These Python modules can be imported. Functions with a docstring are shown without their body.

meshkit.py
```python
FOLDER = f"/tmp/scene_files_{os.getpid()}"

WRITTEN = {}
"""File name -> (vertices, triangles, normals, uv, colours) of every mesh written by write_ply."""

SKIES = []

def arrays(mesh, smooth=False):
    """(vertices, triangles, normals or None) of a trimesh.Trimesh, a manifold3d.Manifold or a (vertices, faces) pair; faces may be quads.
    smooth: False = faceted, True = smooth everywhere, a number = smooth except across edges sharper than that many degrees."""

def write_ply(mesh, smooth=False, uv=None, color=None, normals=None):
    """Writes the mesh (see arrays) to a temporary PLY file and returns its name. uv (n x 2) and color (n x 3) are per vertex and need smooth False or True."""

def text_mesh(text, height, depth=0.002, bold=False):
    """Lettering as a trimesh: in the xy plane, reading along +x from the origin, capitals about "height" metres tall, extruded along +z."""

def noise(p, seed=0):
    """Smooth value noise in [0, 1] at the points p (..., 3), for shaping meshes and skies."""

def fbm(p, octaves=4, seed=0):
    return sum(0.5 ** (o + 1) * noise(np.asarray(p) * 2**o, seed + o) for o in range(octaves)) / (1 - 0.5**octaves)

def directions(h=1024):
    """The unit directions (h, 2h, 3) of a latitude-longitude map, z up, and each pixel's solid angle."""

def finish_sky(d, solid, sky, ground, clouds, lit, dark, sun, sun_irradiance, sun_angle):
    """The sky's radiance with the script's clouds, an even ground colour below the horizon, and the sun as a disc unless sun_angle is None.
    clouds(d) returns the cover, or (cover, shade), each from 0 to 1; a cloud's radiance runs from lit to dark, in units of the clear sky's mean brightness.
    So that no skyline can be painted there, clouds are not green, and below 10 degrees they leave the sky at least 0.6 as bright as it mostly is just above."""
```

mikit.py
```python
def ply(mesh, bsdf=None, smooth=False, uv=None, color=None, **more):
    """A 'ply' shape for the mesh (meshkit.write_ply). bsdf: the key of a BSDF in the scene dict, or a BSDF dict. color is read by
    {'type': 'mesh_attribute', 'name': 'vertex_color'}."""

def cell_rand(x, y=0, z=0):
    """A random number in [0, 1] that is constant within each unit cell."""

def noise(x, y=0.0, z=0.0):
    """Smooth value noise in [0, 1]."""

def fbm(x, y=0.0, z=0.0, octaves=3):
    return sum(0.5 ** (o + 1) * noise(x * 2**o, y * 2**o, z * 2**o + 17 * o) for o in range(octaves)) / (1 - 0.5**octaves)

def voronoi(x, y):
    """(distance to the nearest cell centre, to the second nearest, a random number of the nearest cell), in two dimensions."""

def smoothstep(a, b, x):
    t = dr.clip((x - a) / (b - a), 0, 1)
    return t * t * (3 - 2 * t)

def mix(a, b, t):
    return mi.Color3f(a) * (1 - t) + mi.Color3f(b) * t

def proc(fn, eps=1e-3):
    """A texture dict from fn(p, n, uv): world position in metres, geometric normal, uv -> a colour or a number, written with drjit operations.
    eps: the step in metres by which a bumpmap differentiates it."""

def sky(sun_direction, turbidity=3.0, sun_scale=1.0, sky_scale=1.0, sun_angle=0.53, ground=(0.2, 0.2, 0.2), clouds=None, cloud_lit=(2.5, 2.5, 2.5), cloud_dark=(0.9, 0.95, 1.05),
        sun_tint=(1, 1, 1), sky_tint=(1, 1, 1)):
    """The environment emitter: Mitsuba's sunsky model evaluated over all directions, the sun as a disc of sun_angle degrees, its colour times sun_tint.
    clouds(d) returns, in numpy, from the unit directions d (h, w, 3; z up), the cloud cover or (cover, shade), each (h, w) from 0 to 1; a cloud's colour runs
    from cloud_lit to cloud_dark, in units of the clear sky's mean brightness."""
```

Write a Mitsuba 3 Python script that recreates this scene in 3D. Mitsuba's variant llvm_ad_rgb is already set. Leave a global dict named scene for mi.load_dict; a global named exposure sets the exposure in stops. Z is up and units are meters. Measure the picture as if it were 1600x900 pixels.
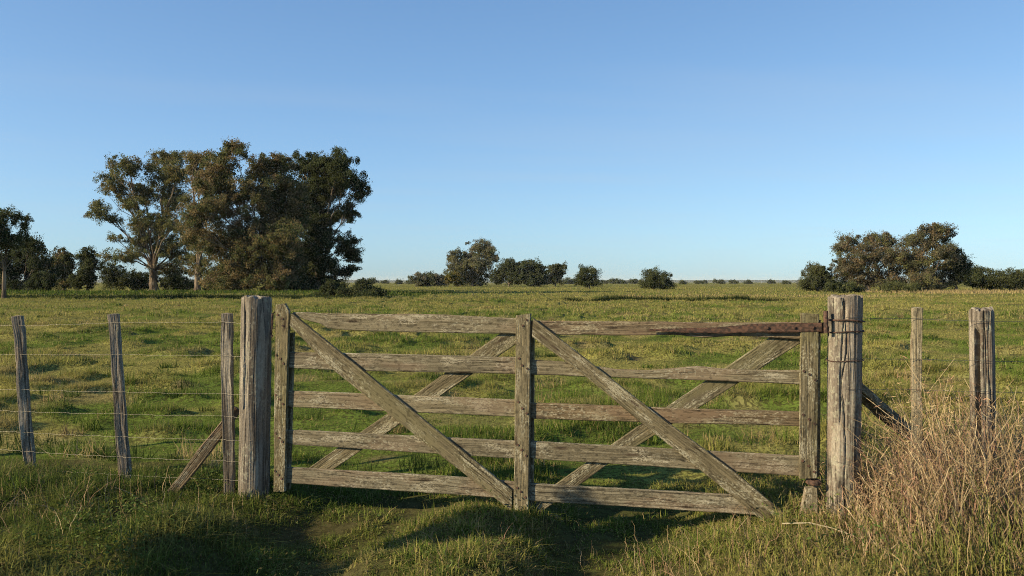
import math, random
import numpy as np, trimesh
import drjit as dr, mitsuba as mi
import mikit, meshkit
from mikit import fbm, noise, voronoi, smoothstep, mix, proc

T = mi.ScalarTransform4f
scene, labels = {}, {}
RNG = np.random.default_rng(7)
random.seed(7)

# ------------------------------------------------------------------ camera, sky, exposure
F, EYE, HY = 1255.0, 1.6, 441.0          # focal length in photograph pixels, eye height, horizon row
scene['camera'] = {
    'type': 'perspective', 'fov': 2 * math.degrees(math.atan(800 / F)), 'fov_axis': 'x',
    'principal_point_offset_y': 9.0 / 900.0,
    'near_clip': 0.05, 'far_clip': 30000.0,
    'to_world': T().look_at(origin=[0, 0, EYE], target=[0, 10, EYE], up=[0, 0, 1]),
}
SUN_AZ, SUN_EL = math.radians(69), math.radians(23)      # azimuth from straight behind the camera, towards the left
SUN = (-math.sin(SUN_AZ) * math.cos(SUN_EL), -math.cos(SUN_AZ) * math.cos(SUN_EL), math.sin(SUN_EL))


def wisps(d):
    """Hardly visible streaks of high cirrus."""
    q = d / np.maximum(d[..., 2:3], 0.04)
    n = meshkit.fbm(np.stack([q[..., 0] * 0.35 + q[..., 1] * 0.1, q[..., 1] * 1.3 - q[..., 0] * 0.25, q[..., 0] * 0], -1) + 40.0, 5, 4)
    return 0.10 * np.clip((n - 0.45) / 0.35, 0, 1)


scene['sky'] = mikit.sky(SUN, turbidity=2.4, ground=(0.12, 0.13, 0.06), sky_tint=(0.85, 0.97, 1.17), sun_scale=1.2, sun_tint=(0.95, 1.0, 1.06), clouds=wisps, cloud_lit=(1.6, 1.7, 1.8))
exposure = 2.42


# ------------------------------------------------------------------ helpers
def tag(key, label=None, category=None, group=None, kind=None):
    d = {}
    if label: d['label'] = label
    if category: d['category'] = category
    if group: d['group'] = group
    if kind: d['kind'] = kind
    labels[key] = d
    return key


def numbered(name):
    used = lambda k: k in scene or k in labels or any(q.startswith(k + '__') for q in scene)
    if not used(name): return name
    i = 1
    while used(f'{name}_{i:03d}'): i += 1
    return f'{name}_{i:03d}'


def put(name, v, f, bsdf, parent=None, uv=None, color=None, smooth=False):
    key = numbered(f'{parent}__{name}' if parent else name)
    scene[key] = mikit.ply((np.asarray(v), np.asarray(f)), bsdf, smooth=smooth, uv=uv, color=color)
    return key


def at(px, py, Y):
    """A point of the place: photograph column and row read at the distance Y."""
    return np.array([(px - 800) / F * Y, Y, EYE - (py - HY) / F * Y])


def sstep(a, b, x):
    t = np.clip((x - a) / (b - a), 0, 1)
    return t * t * (3 - 2 * t)


def n2(x, y, s, seed=0):
    x, y = np.asarray(x, float), np.asarray(y, float)
    return meshkit.noise(np.stack([x / s + 500.3, y / s + 300.7, np.full_like(x, 0.5)], -1), seed)


def f2(x, y, s, octaves=3, seed=0):
    x, y = np.asarray(x, float), np.asarray(y, float)
    return meshkit.fbm(np.stack([x / s + 500.3, y / s + 300.7, np.full_like(x, 0.5)], -1), octaves, seed)


class Mesh:
    """Collects pieces of one mesh with uv and colours."""
    def __init__(self): self.v, self.f, self.uv, self.c, self.n = [], [], [], [], 0
    def add(self, v, f, uv=None, c=None):
        self.v.append(v); self.f.append(np.asarray(f) + self.n); self.n += len(v)
        if uv is not None: self.uv.append(uv)
        if c is not None: self.c.append(np.broadcast_to(c, (len(v), 3)))
    def put(self, name, bsdf, parent=None, smooth=False):
        return put(name, np.vstack(self.v), np.vstack(self.f), bsdf, parent, np.vstack(self.uv) if self.uv else None, np.vstack(self.c) if self.c else None, smooth)


def grid_faces(n, m, wrap=False):
    """Triangles of an n x m grid of vertices (row major); wrap joins the last column with the first."""
    i, j = np.meshgrid(np.arange(n - 1), np.arange(m if wrap else m - 1), indexing='ij')
    a, b = i * m + j, i * m + (j + 1) % m
    c, d = a + m, b + m
    return np.vstack([np.stack([a, b, d], -1).reshape(-1, 3), np.stack([a, d, c], -1).reshape(-1, 3)])


def tube(pts, radii, sides=6, caps=True):
    pts, radii = np.asarray(pts, float), np.broadcast_to(radii, len(pts))
    t = np.gradient(pts, axis=0); t /= np.linalg.norm(t, axis=1, keepdims=True) + 1e-12
    ref = np.array([0.31, 0.2, 0.93]) if abs(t[0] @ [0.31, 0.2, 0.93]) < 0.9 else np.array([1.0, 0, 0])
    a = np.cross(t, ref); a /= np.linalg.norm(a, axis=1, keepdims=True)
    b = np.cross(t, a)
    ang = np.arange(sides) * 2 * np.pi / sides
    v = pts[:, None] + radii[:, None, None] * (np.cos(ang)[None, :, None] * a[:, None] + np.sin(ang)[None, :, None] * b[:, None])
    L = np.r_[0, np.cumsum(np.linalg.norm(np.diff(pts, axis=0), axis=1))]
    uv = np.stack([np.broadcast_to(L[:, None], v.shape[:2]), np.broadcast_to(ang * radii.mean(), v.shape[:2])], -1).reshape(-1, 2)
    f = grid_faces(len(pts), sides, True)
    if caps:
        n = len(pts) * sides
        tip = np.vstack([pts[0], pts[-1]])
        k = np.arange(sides)
        f = np.vstack([f, np.stack([np.full(sides, n), (k + 1) % sides, k], 1), np.stack([np.full(sides, n + 1), n - sides + k, n - sides + (k + 1) % sides], 1)])
        return np.vstack([v.reshape(-1, 3), tip]), f, np.vstack([uv, [[0, 0], [L[-1], 0]]])
    return v.reshape(-1, 3), f, uv


# ------------------------------------------------------------------ materials
def wood(lo, hi, pale, stain, lichen, stain_amount, lichen_amount, shift):
    """Weathered sawn timber: uv.x runs along the grain in metres, uv.y across it."""
    def colour(p, n, uv):
        u, v = uv.x + shift, uv.y
        wob = (noise(u * 6, v * 8) - 0.5) * 0.012
        grain = fbm(u * 6, (v + wob) * 300, 0, 3)
        streak = fbm(u * 1.6 + 9, (v + wob) * 80, 3, 2)
        fine = fbm(u * 120, v * 260, 4, 2)
        c = mix(lo, hi, smoothstep(0.28, 0.72, grain * 0.5 + streak * 0.3 + fine * 0.2))
        board = mikit.cell_rand(dr.floor(v / 1.31), 3)
        c = mix(c * (0.80 + 0.42 * board), c * mi.Color3f(1.06, 1.0, 0.86), mikit.cell_rand(dr.floor(v / 1.31), 5) * 0.6)
        c = mix(c, pale, smoothstep(0.54, 0.70, fbm(u * 7 + 3, v * 26, 7, 3)) * smoothstep(0.4, 0.6, fine * 0.6 + grain * 0.4) * 0.8)
        c = mix(c, stain, smoothstep(0.50, 0.66, fbm(u * 2.3 + 31, v * 7, 11, 3)) * stain_amount)
        spots = smoothstep(0.58, 0.68, fbm(u * 75, v * 130, 8, 3)) * smoothstep(0.46, 0.64, fbm(u * 4.5, v * 11, 3, 3))
        c = mix(c, lichen, spots * lichen_amount)
        holes = smoothstep(0.62, 0.72, fbm(u * 38 + 7, v * 90, 2, 2))
        crack = (1 - smoothstep(0.0, 0.05, dr.abs(noise(u * 1.3 + 40, (v + wob) * 55, 9) - 0.5))) * smoothstep(0.45, 0.6, noise(u * 2.1, v * 14, 2))
        kd, _, kr = voronoi(u * 2.3, v * 11)
        knot = (1 - smoothstep(0.06, 0.17, kd)) * dr.select(kr > 0.74, 1.0, 0.0)
        c = mix(c, (0.060, 0.045, 0.030), knot * (0.5 + 0.5 * smoothstep(0.4, 0.6, noise(kd * 60, 0))))
        return c * (1 - 0.7 * crack) * (1 - 0.4 * holes)
    return colour


def wood_height(p, n, uv):
    u, v = uv.x, uv.y
    wob = (noise(u * 6, v * 8) - 0.5) * 0.012
    crack = 1 - smoothstep(0.0, 0.07, dr.abs(noise(u * 1.3 + 40, (v + wob) * 55, 9) - 0.5))
    return fbm(u * 5, (v + wob) * 200, 0, 2) * 1.0 + fbm(u * 40, v * 60, 6, 2) * 0.5 - crack * 1.2


def post_colour(p, n, uv):
    u, v = uv.x, uv.y
    wob = (noise(u * 3, v * 5) - 0.5) * 0.02
    grain = fbm(u * 3, (v + wob) * 170, 0, 3)
    streak = fbm(u * 1.1 + 9, (v + wob) * 40, 3, 2)
    patch = fbm(u * 4 + 3, v * 9, 7, 3)
    c = mix((0.078, 0.066, 0.052), (0.205, 0.182, 0.148), smoothstep(0.25, 0.72, grain * 0.5 + streak * 0.5))
    c = mix(c, (0.175, 0.125, 0.088), smoothstep(0.52, 0.68, patch) * 0.35)
    c = mix(c, (0.33, 0.30, 0.24), smoothstep(0.58, 0.70, fbm(u * 3 + 50, v * 28, 2, 3)) * 0.6)
    crack = 1 - smoothstep(0.0, 0.045, dr.abs(noise(u * 0.8 + 40, (v + wob) * 34, 9) - 0.5))
    c = mix(c, (0.27, 0.265, 0.20), smoothstep(0.57, 0.66, fbm(u * 45, v * 70, 8, 3)) * smoothstep(0.45, 0.62, fbm(u * 4, v * 10, 3, 3)) * 0.6)
    c = c * (0.72 + 0.56 * fbm(u * 90, v * 150, 5, 2))
    return c * (1 - 0.7 * crack)


def bark_colour(p, n, uv):
    g = fbm(p.x * 2.2, p.y * 2.2, p.z * 0.7, 3)
    return mix((0.07, 0.052, 0.038), (0.22, 0.175, 0.125), smoothstep(0.35, 0.65, g))


def rust_colour(p, n, uv):
    g = fbm(p.x * 60, p.y * 60, p.z * 60, 3)
    return mix((0.036, 0.025, 0.020), (0.105, 0.060, 0.042), smoothstep(0.3, 0.7, g))


def principled(c, rough=0.85, **more):
    return {'type': 'twosided', 'bsdf': {'type': 'principled', 'base_color': c, 'roughness': rough, 'specular': 0.25, **more}}


def bumped(c, h, scale, rough=0.9, eps=1e-3):
    return {'type': 'twosided', 'bsdf': {'type': 'bumpmap', 'arbitrary': proc(h, eps), 'scale': scale,
            'bsdf': {'type': 'principled', 'base_color': c, 'roughness': rough, 'specular': 0.2}}}


VC = {'type': 'mesh_attribute', 'name': 'vertex_color'}
scene['weathered_wood'] = bumped(proc(wood((0.095, 0.083, 0.055), (0.225, 0.203, 0.142), (0.34, 0.315, 0.235), (0.175, 0.125, 0.085), (0.33, 0.32, 0.24), 0.4, 0.5, 0.0)), wood_height, 0.0018)
scene['russet_wood'] = bumped(proc(wood((0.080, 0.062, 0.040), (0.178, 0.142, 0.092), (0.25, 0.225, 0.15), (0.155, 0.105, 0.07), (0.33, 0.31, 0.22), 0.5, 0.6, 29.0)), wood_height, 0.0022)
scene['mossy_wood'] = bumped(proc(wood((0.078, 0.068, 0.042), (0.172, 0.150, 0.096), (0.34, 0.32, 0.235), (0.135, 0.125, 0.062), (0.34, 0.33, 0.235), 0.5, 0.6, 13.0)), wood_height, 0.0018)
scene['post_wood'] = bumped(proc(post_colour), wood_height, 0.0036)
scene['bark'] = principled(proc(bark_colour), 0.95)
scene['rusty_iron'] = principled(proc(rust_colour), 0.75)
scene['wire_metal'] = {'type': 'roughconductor', 'material': 'none', 'alpha': 0.35, 'specular_reflectance': {'type': 'rgb', 'value': [0.23, 0.22, 0.19]}}
scene['ground_cover'] = {'type': 'twosided', 'bsdf': {'type': 'blendbsdf', 'weight': proc(lambda p, n, uv: smoothstep(0.42, 0.62, fbm(p.x * 38, p.y * 38, 0, 3)) * 0.75),
    'a': {'type': 'diffuse', 'reflectance': VC}, 'b': {'type': 'diffuse', 'reflectance': {'type': 'rgb', 'value': [0.045, 0.042, 0.018]}}}}
scene['blades'] = {'type': 'principledthin', 'base_color': VC, 'roughness': 0.6, 'spec_trans': 0.0, 'diff_trans': 0.7, 'eta': 1.35}
scene['leaves'] = {'type': 'principledthin', 'base_color': VC, 'roughness': 0.6, 'spec_trans': 0.0, 'diff_trans': 0.9, 'eta': 1.35}
scene['dry_stalks'] = {'type': 'twosided', 'bsdf': {'type': 'diffuse', 'reflectance': VC}}
scene['far_hill'] = {'type': 'twosided', 'bsdf': {'type': 'diffuse', 'reflectance': {'type': 'rgb', 'value': [0.05, 0.065, 0.045]}}}


# ------------------------------------------------------------------ the ground
def tussock(x, y):
    return sstep(0.50, 0.66, f2(x * 0.8, y, 0.85, 3, 51))


def ground_height(x, y):
    x, y = np.asarray(x, float), np.asarray(y, float)
    z = (f2(x, y, 2.6, 3, 3) - 0.5) * 0.16 * sstep(5.0, 9.0, y) + (f2(x, y, 0.7, 2, 5) - 0.5) * 0.07
    z = z + (f2(x, y, 9.0, 2, 8) - 0.5) * 0.22 * sstep(8.0, 20.0, y) + 0.125 * tussock(x, y) * sstep(5.6, 7.5, y) * (0.35 + 1.3 * n2(x, y, 4.3, 53))
    z = z + 0.06 * sstep(0.42, 0.7, f2(x, y, 0.42, 2, 6)) * (1 - sstep(5.6, 6.6, y))
    z = z + 0.06 * sstep(-2.1, -2.8, x) * sstep(4.7, 5.6, y) * (1 - sstep(6.6, 8.5, y))
    # two wheel ruts through the gateway, rough banks beside them and a grassy ridge between
    xs = x + 0.10 * np.sin(y * 1.9) + (f2(x, y, 0.6, 2, 9) - 0.5) * 0.30 - 0.12 * (y - 5.0)
    prof = np.interp(xs, [-4.5, -2.2, -1.78, -1.50, -0.85, -0.55, -0.15, 0.10, 0.34, 1.05, 1.50, 2.2, 4.5], [0.06, 0.06, 0.02, -0.10, -0.09, 0.06, 0.11, 0.09, -0.13, -0.09, 0.08, 0.12, 0.10])
    near = 1 - sstep(5.3, 6.6, y)
    z = z + 0.13 * np.exp(-((x + 2.0) / 0.40) ** 2 - ((y - 4.75) / 0.42) ** 2)
    z = z + prof * np.where(np.abs(xs + 0.1) < 1.45, near * (1 - 0.35 * sstep(5.0, 5.5, y)), 1 - sstep(5.6, 7.6, y))
    # drain across the field and the bank on its left side
    yd = 69.0 + 2.0 * np.sin(x / 23.0)
    z = z - 0.55 * np.exp(-((y - yd) / 1.5) ** 2) * sstep(-16, -8, x)
    z = z + 0.35 * np.exp(-((y - 92) / 9.0) ** 2) * (1 - sstep(-18, -10, x))
    return z


PAL = dict(green=(0.122, 0.172, 0.034), dark=(0.055, 0.085, 0.022), olive=(0.25, 0.240, 0.072), straw=(0.33, 0.26, 0.125), brown=(0.17, 0.11, 0.055))
PAL = {k: np.array(v) for k, v in PAL.items()}


def patch_colour(x, y):
    """The colour of the sward where green and dry patches alternate."""
    g = f2(x, y, 3.0, 3, 21)
    d = f2(x, y, 1.1, 3, 22)
    far = sstep(14, 60, y)
    g = g + 0.02 * (1 - far) - 0.08 * far
    c = PAL['olive'] + (PAL['green'] - PAL['olive']) * sstep(0.42, 0.58, g)[..., None]
    c = c + (PAL['straw'] - c) * (sstep(0.54, 0.70, d) * 0.5)[..., None]
    c = c + (PAL['dark'] - c) * (sstep(0.60, 0.75, f2(x, y, 1.7, 3, 23)) * 0.5)[..., None]
    return c


def axis_lines(fine0, fine1, step, lo, hi, grow):
    out = list(np.arange(fine0, fine1, step))
    s, v = step, out[-1]
    while v < hi: s *= grow; v += s; out.append(v)
    s, v = step, out[0]; front = []
    while v > lo: s *= grow; v -= s; front.append(v)
    return np.array(front[::-1] + out)


gx = axis_lines(-11, 11, 0.15, -6400, 6400, 1.08)
gyl = axis_lines(3.0, 22.0, 0.13, -300, 9000, 1.03)
GX, GY = np.meshgrid(gx, gyl)
gz = ground_height(GX, GY)
gv = np.stack([GX, GY, gz], -1).reshape(-1, 3)
gcol = patch_colour(GX, GY)
gcol = gcol * (0.72 + 0.5 * n2(GX, GY, 0.35, 31))[..., None]
bare = (sstep(0.55, 0.7, f2(GX, GY, 0.5, 2, 33)) * (np.abs(GY - (5.385 - 0.2074 * GX)) < 0.5))[..., None] * 0.6
gcol = gcol + (np.array([0.10, 0.075, 0.05]) - gcol) * bare
worn_spots = sstep(0.66, 0.74, f2(GX, GY, 1.5, 3, 77))[..., None] * (GY > 5.8)[..., None]
gcol = gcol + (np.array([0.15, 0.115, 0.065]) - gcol) * worn_spots * 0.8
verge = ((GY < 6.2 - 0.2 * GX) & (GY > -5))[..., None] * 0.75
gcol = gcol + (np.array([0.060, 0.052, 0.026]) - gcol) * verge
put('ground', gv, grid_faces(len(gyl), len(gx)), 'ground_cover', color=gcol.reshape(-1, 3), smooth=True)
tag('ground', 'uneven grazed pasture running out flat to the horizon', kind='structure')

# low hills on the skyline
hx = np.linspace(-5200, 5200, 140)
hz = np.stack([np.full_like(hx, -2), 9 + 16 * f2(hx, hx * 0, 900, 3, 41), np.full_like(hx, -2)])
hy = np.stack([np.full_like(hx, 5200), np.full_like(hx, 5600), np.full_like(hx, 6200)])
put('hills', np.stack([np.broadcast_to(hx, (3, 140)), hy, hz], -1).reshape(-1, 3), grid_faces(3, 140), 'far_hill', smooth=True)
tag('hills', 'low bluish wooded rise along the far skyline', kind='structure')


# ------------------------------------------------------------------ grass
def blades(x, y, h, w, colour, lean=0.5, levels=2, z=None, rng=RNG, facing=None, leandir=None):
    """Blade ribbons: (vertices, faces, colours). levels: ribbon pieces below the tip."""
    n = len(x)
    z = ground_height(x, y) - 0.015 if z is None else z
    a = rng.uniform(0, 2 * np.pi, n) if facing is None else facing
    side = np.stack([np.cos(a), np.sin(a), np.zeros(n)], -1)
    b = rng.uniform(0, 2 * np.pi, n) if leandir is None else leandir
    out = np.stack([np.cos(b), np.sin(b), np.zeros(n)], -1)
    k = np.abs(rng.normal(0, lean, n))
    base = np.stack([x, y, z], -1)
    rows = []
    for i in range(levels):
        t = i / levels
        c = base + out * (h * k * t * t)[:, None] + np.array([0, 0, 1.0]) * (h * (t - 0.25 * k * t * t))[:, None]
        ww = (w * 0.5 * (1 - 0.45 * t))[:, None] * side
        rows += [c - ww, c + ww]
    rows.append(base + out * (h * k)[:, None] + np.array([0, 0, 1.0]) * (h * np.maximum(1 - 0.35 * k, 0.25))[:, None])
    m = 2 * levels + 1
    v = np.stack(rows, 1).reshape(-1, 3)
    f = []
    for i in range(levels - 1):
        f += [[2 * i, 2 * i + 1, 2 * i + 3], [2 * i, 2 * i + 3, 2 * i + 2]]
    f.append([2 * levels - 2, 2 * levels - 1, 2 * levels])
    f = (np.array(f)[None] + (np.arange(n) * m)[:, None, None]).reshape(-1, 3)
    return v, f, np.repeat(colour, m, axis=0)


def scatter(x0, x1, y0, y1, density, keep=None, spread=None):
    n = int((x1 - x0) * (y1 - y0) * density)
    x, y = RNG.uniform(x0, x1, n), RNG.uniform(y0, y1, n)
    ok = np.ones(n, bool)
    if spread: ok &= np.abs(x) < spread[0] * y + spread[1]
    if keep is not None: ok &= RNG.uniform(0, 1, n) < keep(x, y)
    return x[ok], y[ok]


def blade_colours(x, y, dry=0.15, tone=1.0):
    c = patch_colour(x, y)
    n = len(x)
    r = RNG.uniform(0, 1, n)[:, None]
    c = c * RNG.uniform(0.65, 1.4, n)[:, None]
    c = np.where(r < dry, PAL['straw'] * RNG.uniform(0.7, 1.25, n)[:, None], c)
    return c * tone


gm = Mesh()
for (y0, y1, dens, w, hb, ht) in ((6.0, 14, 5200, 0.0075, 0.04, 0.10), (14, 30, 850, 0.017, 0.05, 0.13), (30, 80, 95, 0.036, 0.09, 0.16), (80, 240, 4.6, 0.10, 0.14, 0.22)):
    X = 0.71 * y1 + 1.5
    x, y = scatter(-X, X, y0, y1, dens, keep=lambda x, y: (0.5 + 0.5 * tussock(x, y)) * (1 - 0.75 * sstep(0.66, 0.74, f2(x, y, 1.5, 3, 77))), spread=(0.71, 1.5))
    h = (hb + ht * tussock(x, y) * (0.4 + 0.6 * sstep(0.4, 0.7, n2(x, y, 2.3, 52)))) * RNG.uniform(0.5, 1.25, len(x))
    v, f, c = blades(x, y, h, w * RNG.uniform(0.6, 1.4, len(x)), blade_colours(x, y, 0.12), 0.75, 1)
    gm.add(v, f, c=c)
# rank dark tufts that the stock leave standing, and thin seed stems
cy = 6.3 * (55 / 6.3) ** RNG.uniform(0, 1, 420); cx = RNG.uniform(-0.7, 0.7, 420) * cy
per = RNG.integers(25, 75, 420); rad = RNG.uniform(0.06, 0.22, 420); ch = RNG.uniform(0.08, 0.24, 420); ctone = RNG.uniform(0.7, 1.25, 420)
ci = np.repeat(np.arange(420), per)
rr = rad[ci] * np.sqrt(RNG.uniform(0, 1, len(ci))); aa = RNG.uniform(0, 2 * np.pi, len(ci))
x, y = cx[ci] + rr * np.cos(aa) * 1.5, cy[ci] + rr * np.sin(aa)
base = np.where((ci % 5 == 0)[:, None], PAL['straw'], np.where((ci % 2 == 0)[:, None], PAL['dark'] * 1.1, PAL['green'] * 0.8))
v, f, c = blades(x, y, ch[ci] * RNG.uniform(0.5, 1.2, len(ci)), (0.006 + 0.0005 * y) * RNG.uniform(0.7, 1.4, len(ci)), base * (ctone[ci] * RNG.uniform(0.7, 1.3, len(ci)))[:, None], 0.6, 1)
gm.add(v, f, c=c)
gm.put('pasture_grass', 'blades')
tag('pasture_grass', 'grazed green and straw coloured grass of the open paddock behind the gate', 'grass', kind='stuff')

vm = Mesh()
x, y = scatter(-6.5, 6.5, 3.0, 6.4, 9500, keep=lambda x, y: 0.25 + 0.75 * sstep(0.3, 0.6, f2(x, y, 0.35, 3, 61)), spread=(0.70, 1.2))
worn = 0.8 * (np.exp(-((x + 1.15) / 0.3) ** 2) + np.exp(-((x - 0.7) / 0.32) ** 2))
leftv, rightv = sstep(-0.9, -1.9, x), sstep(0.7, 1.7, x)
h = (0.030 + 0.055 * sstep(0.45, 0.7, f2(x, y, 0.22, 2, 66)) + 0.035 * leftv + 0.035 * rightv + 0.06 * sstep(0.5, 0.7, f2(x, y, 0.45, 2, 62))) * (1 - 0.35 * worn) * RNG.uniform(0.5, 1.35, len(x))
c = blade_colours(x, y, 0.12)
mid = np.exp(-((x - 0.0) / 0.9) ** 2) * (1 - worn)
q = RNG.uniform(0, 1, len(x))
drychance = (0.05 + 0.30 * mid + 0.38 * rightv * (1 - 0.6 * sstep(0.48, 0.6, f2(x, y, 0.6, 2, 63))))
c = np.where((q < drychance)[:, None], PAL['olive'] * RNG.uniform(0.8, 1.5, len(x))[:, None], c)
c = np.where((RNG.uniform(0, 1, len(x)) < 0.16 * mid + 0.22 * rightv)[:, None], PAL['straw'] * RNG.uniform(0.7, 1.2, len(x))[:, None], c)
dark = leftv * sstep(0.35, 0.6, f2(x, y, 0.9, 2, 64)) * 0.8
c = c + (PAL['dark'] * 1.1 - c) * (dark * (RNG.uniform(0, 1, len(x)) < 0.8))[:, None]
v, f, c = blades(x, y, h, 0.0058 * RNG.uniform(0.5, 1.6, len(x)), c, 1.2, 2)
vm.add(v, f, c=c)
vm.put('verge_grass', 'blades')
tag('verge_grass', 'rough uncut grass in front of the gate and along the fence', 'grass', kind='stuff')


# ------------------------------------------------------------------ low leafy weeds in the verge
n = 45000
x, y = RNG.uniform(-4.2, 3.2, n), RNG.uniform(3.7, 6.2, n)
pw = sstep(0.52, 0.64, f2(x, y, 0.38, 3, 71)) * (0.25 + 0.75 * sstep(-1.2, -1.9, x) + 0.3 * sstep(1.2, 1.8, x)) * (np.abs(x) < 0.70 * y + 1.0)
ok = RNG.uniform(0, 1, n) < pw
x, y = x[ok], y[ok]; n = len(x)
hw = (0.02 + 0.16 * sstep(0.5, 0.7, f2(x, y, 0.38, 3, 71))) * RNG.uniform(0.1, 1, n)
a = RNG.normal(size=(n, 3)) * np.array([1, 1, 0.5]) + np.array([0, 0, 0.25]); a /= np.linalg.norm(a, axis=1, keepdims=True)
b = np.cross(a, RNG.normal(size=(n, 3)) + np.array([0, 0, 1.0])); b /= np.linalg.norm(b, axis=1, keepdims=True)
sz = RNG.uniform(0.006, 0.018, n)[:, None]
c0 = np.stack([x, y, ground_height(x, y) + hw], -1)
col = np.array([(0.085, 0.13, 0.035), (0.06, 0.10, 0.03), (0.12, 0.15, 0.05), (0.14, 0.12, 0.05)])[RNG.integers(0, 4, n)] * RNG.uniform(0.7, 1.4, n)[:, None]
put('verge_weeds', np.stack([c0 - a * sz, c0 + b * sz * 0.35, c0 + a * sz, c0 - b * sz * 0.35], 1).reshape(-1, 3),
    (np.array([[0, 1, 2], [0, 2, 3]])[None] + (np.arange(n) * 4)[:, None, None]).reshape(-1, 3), 'blades', color=np.repeat(col, 4, axis=0))
tag('verge_weeds', 'low broad leaved weeds mixed into the rough verge grass', 'weeds', kind='stuff')


# ------------------------------------------------------------------ planks and posts
GA, GB = 5.385, 0.2074
GN = np.array([-GB, -1.0, 0]) / math.hypot(GB, 1)                 # the gate's face, towards the road


def gate(px, py, off=0.0):
    d = GA - off * math.hypot(GB, 1)
    Y = d / (1 + GB * (px - 800) / F)
    return at(px, py, Y)


def resample(pts, n):
    pts = np.asarray(pts, float)
    L = np.r_[0, np.cumsum(np.linalg.norm(np.diff(pts, axis=0), axis=1))]
    s = np.linspace(0, L[-1], n)
    return np.stack([np.interp(s, L, pts[:, k]) for k in range(3)], -1)


PLANK = [0]


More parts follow.
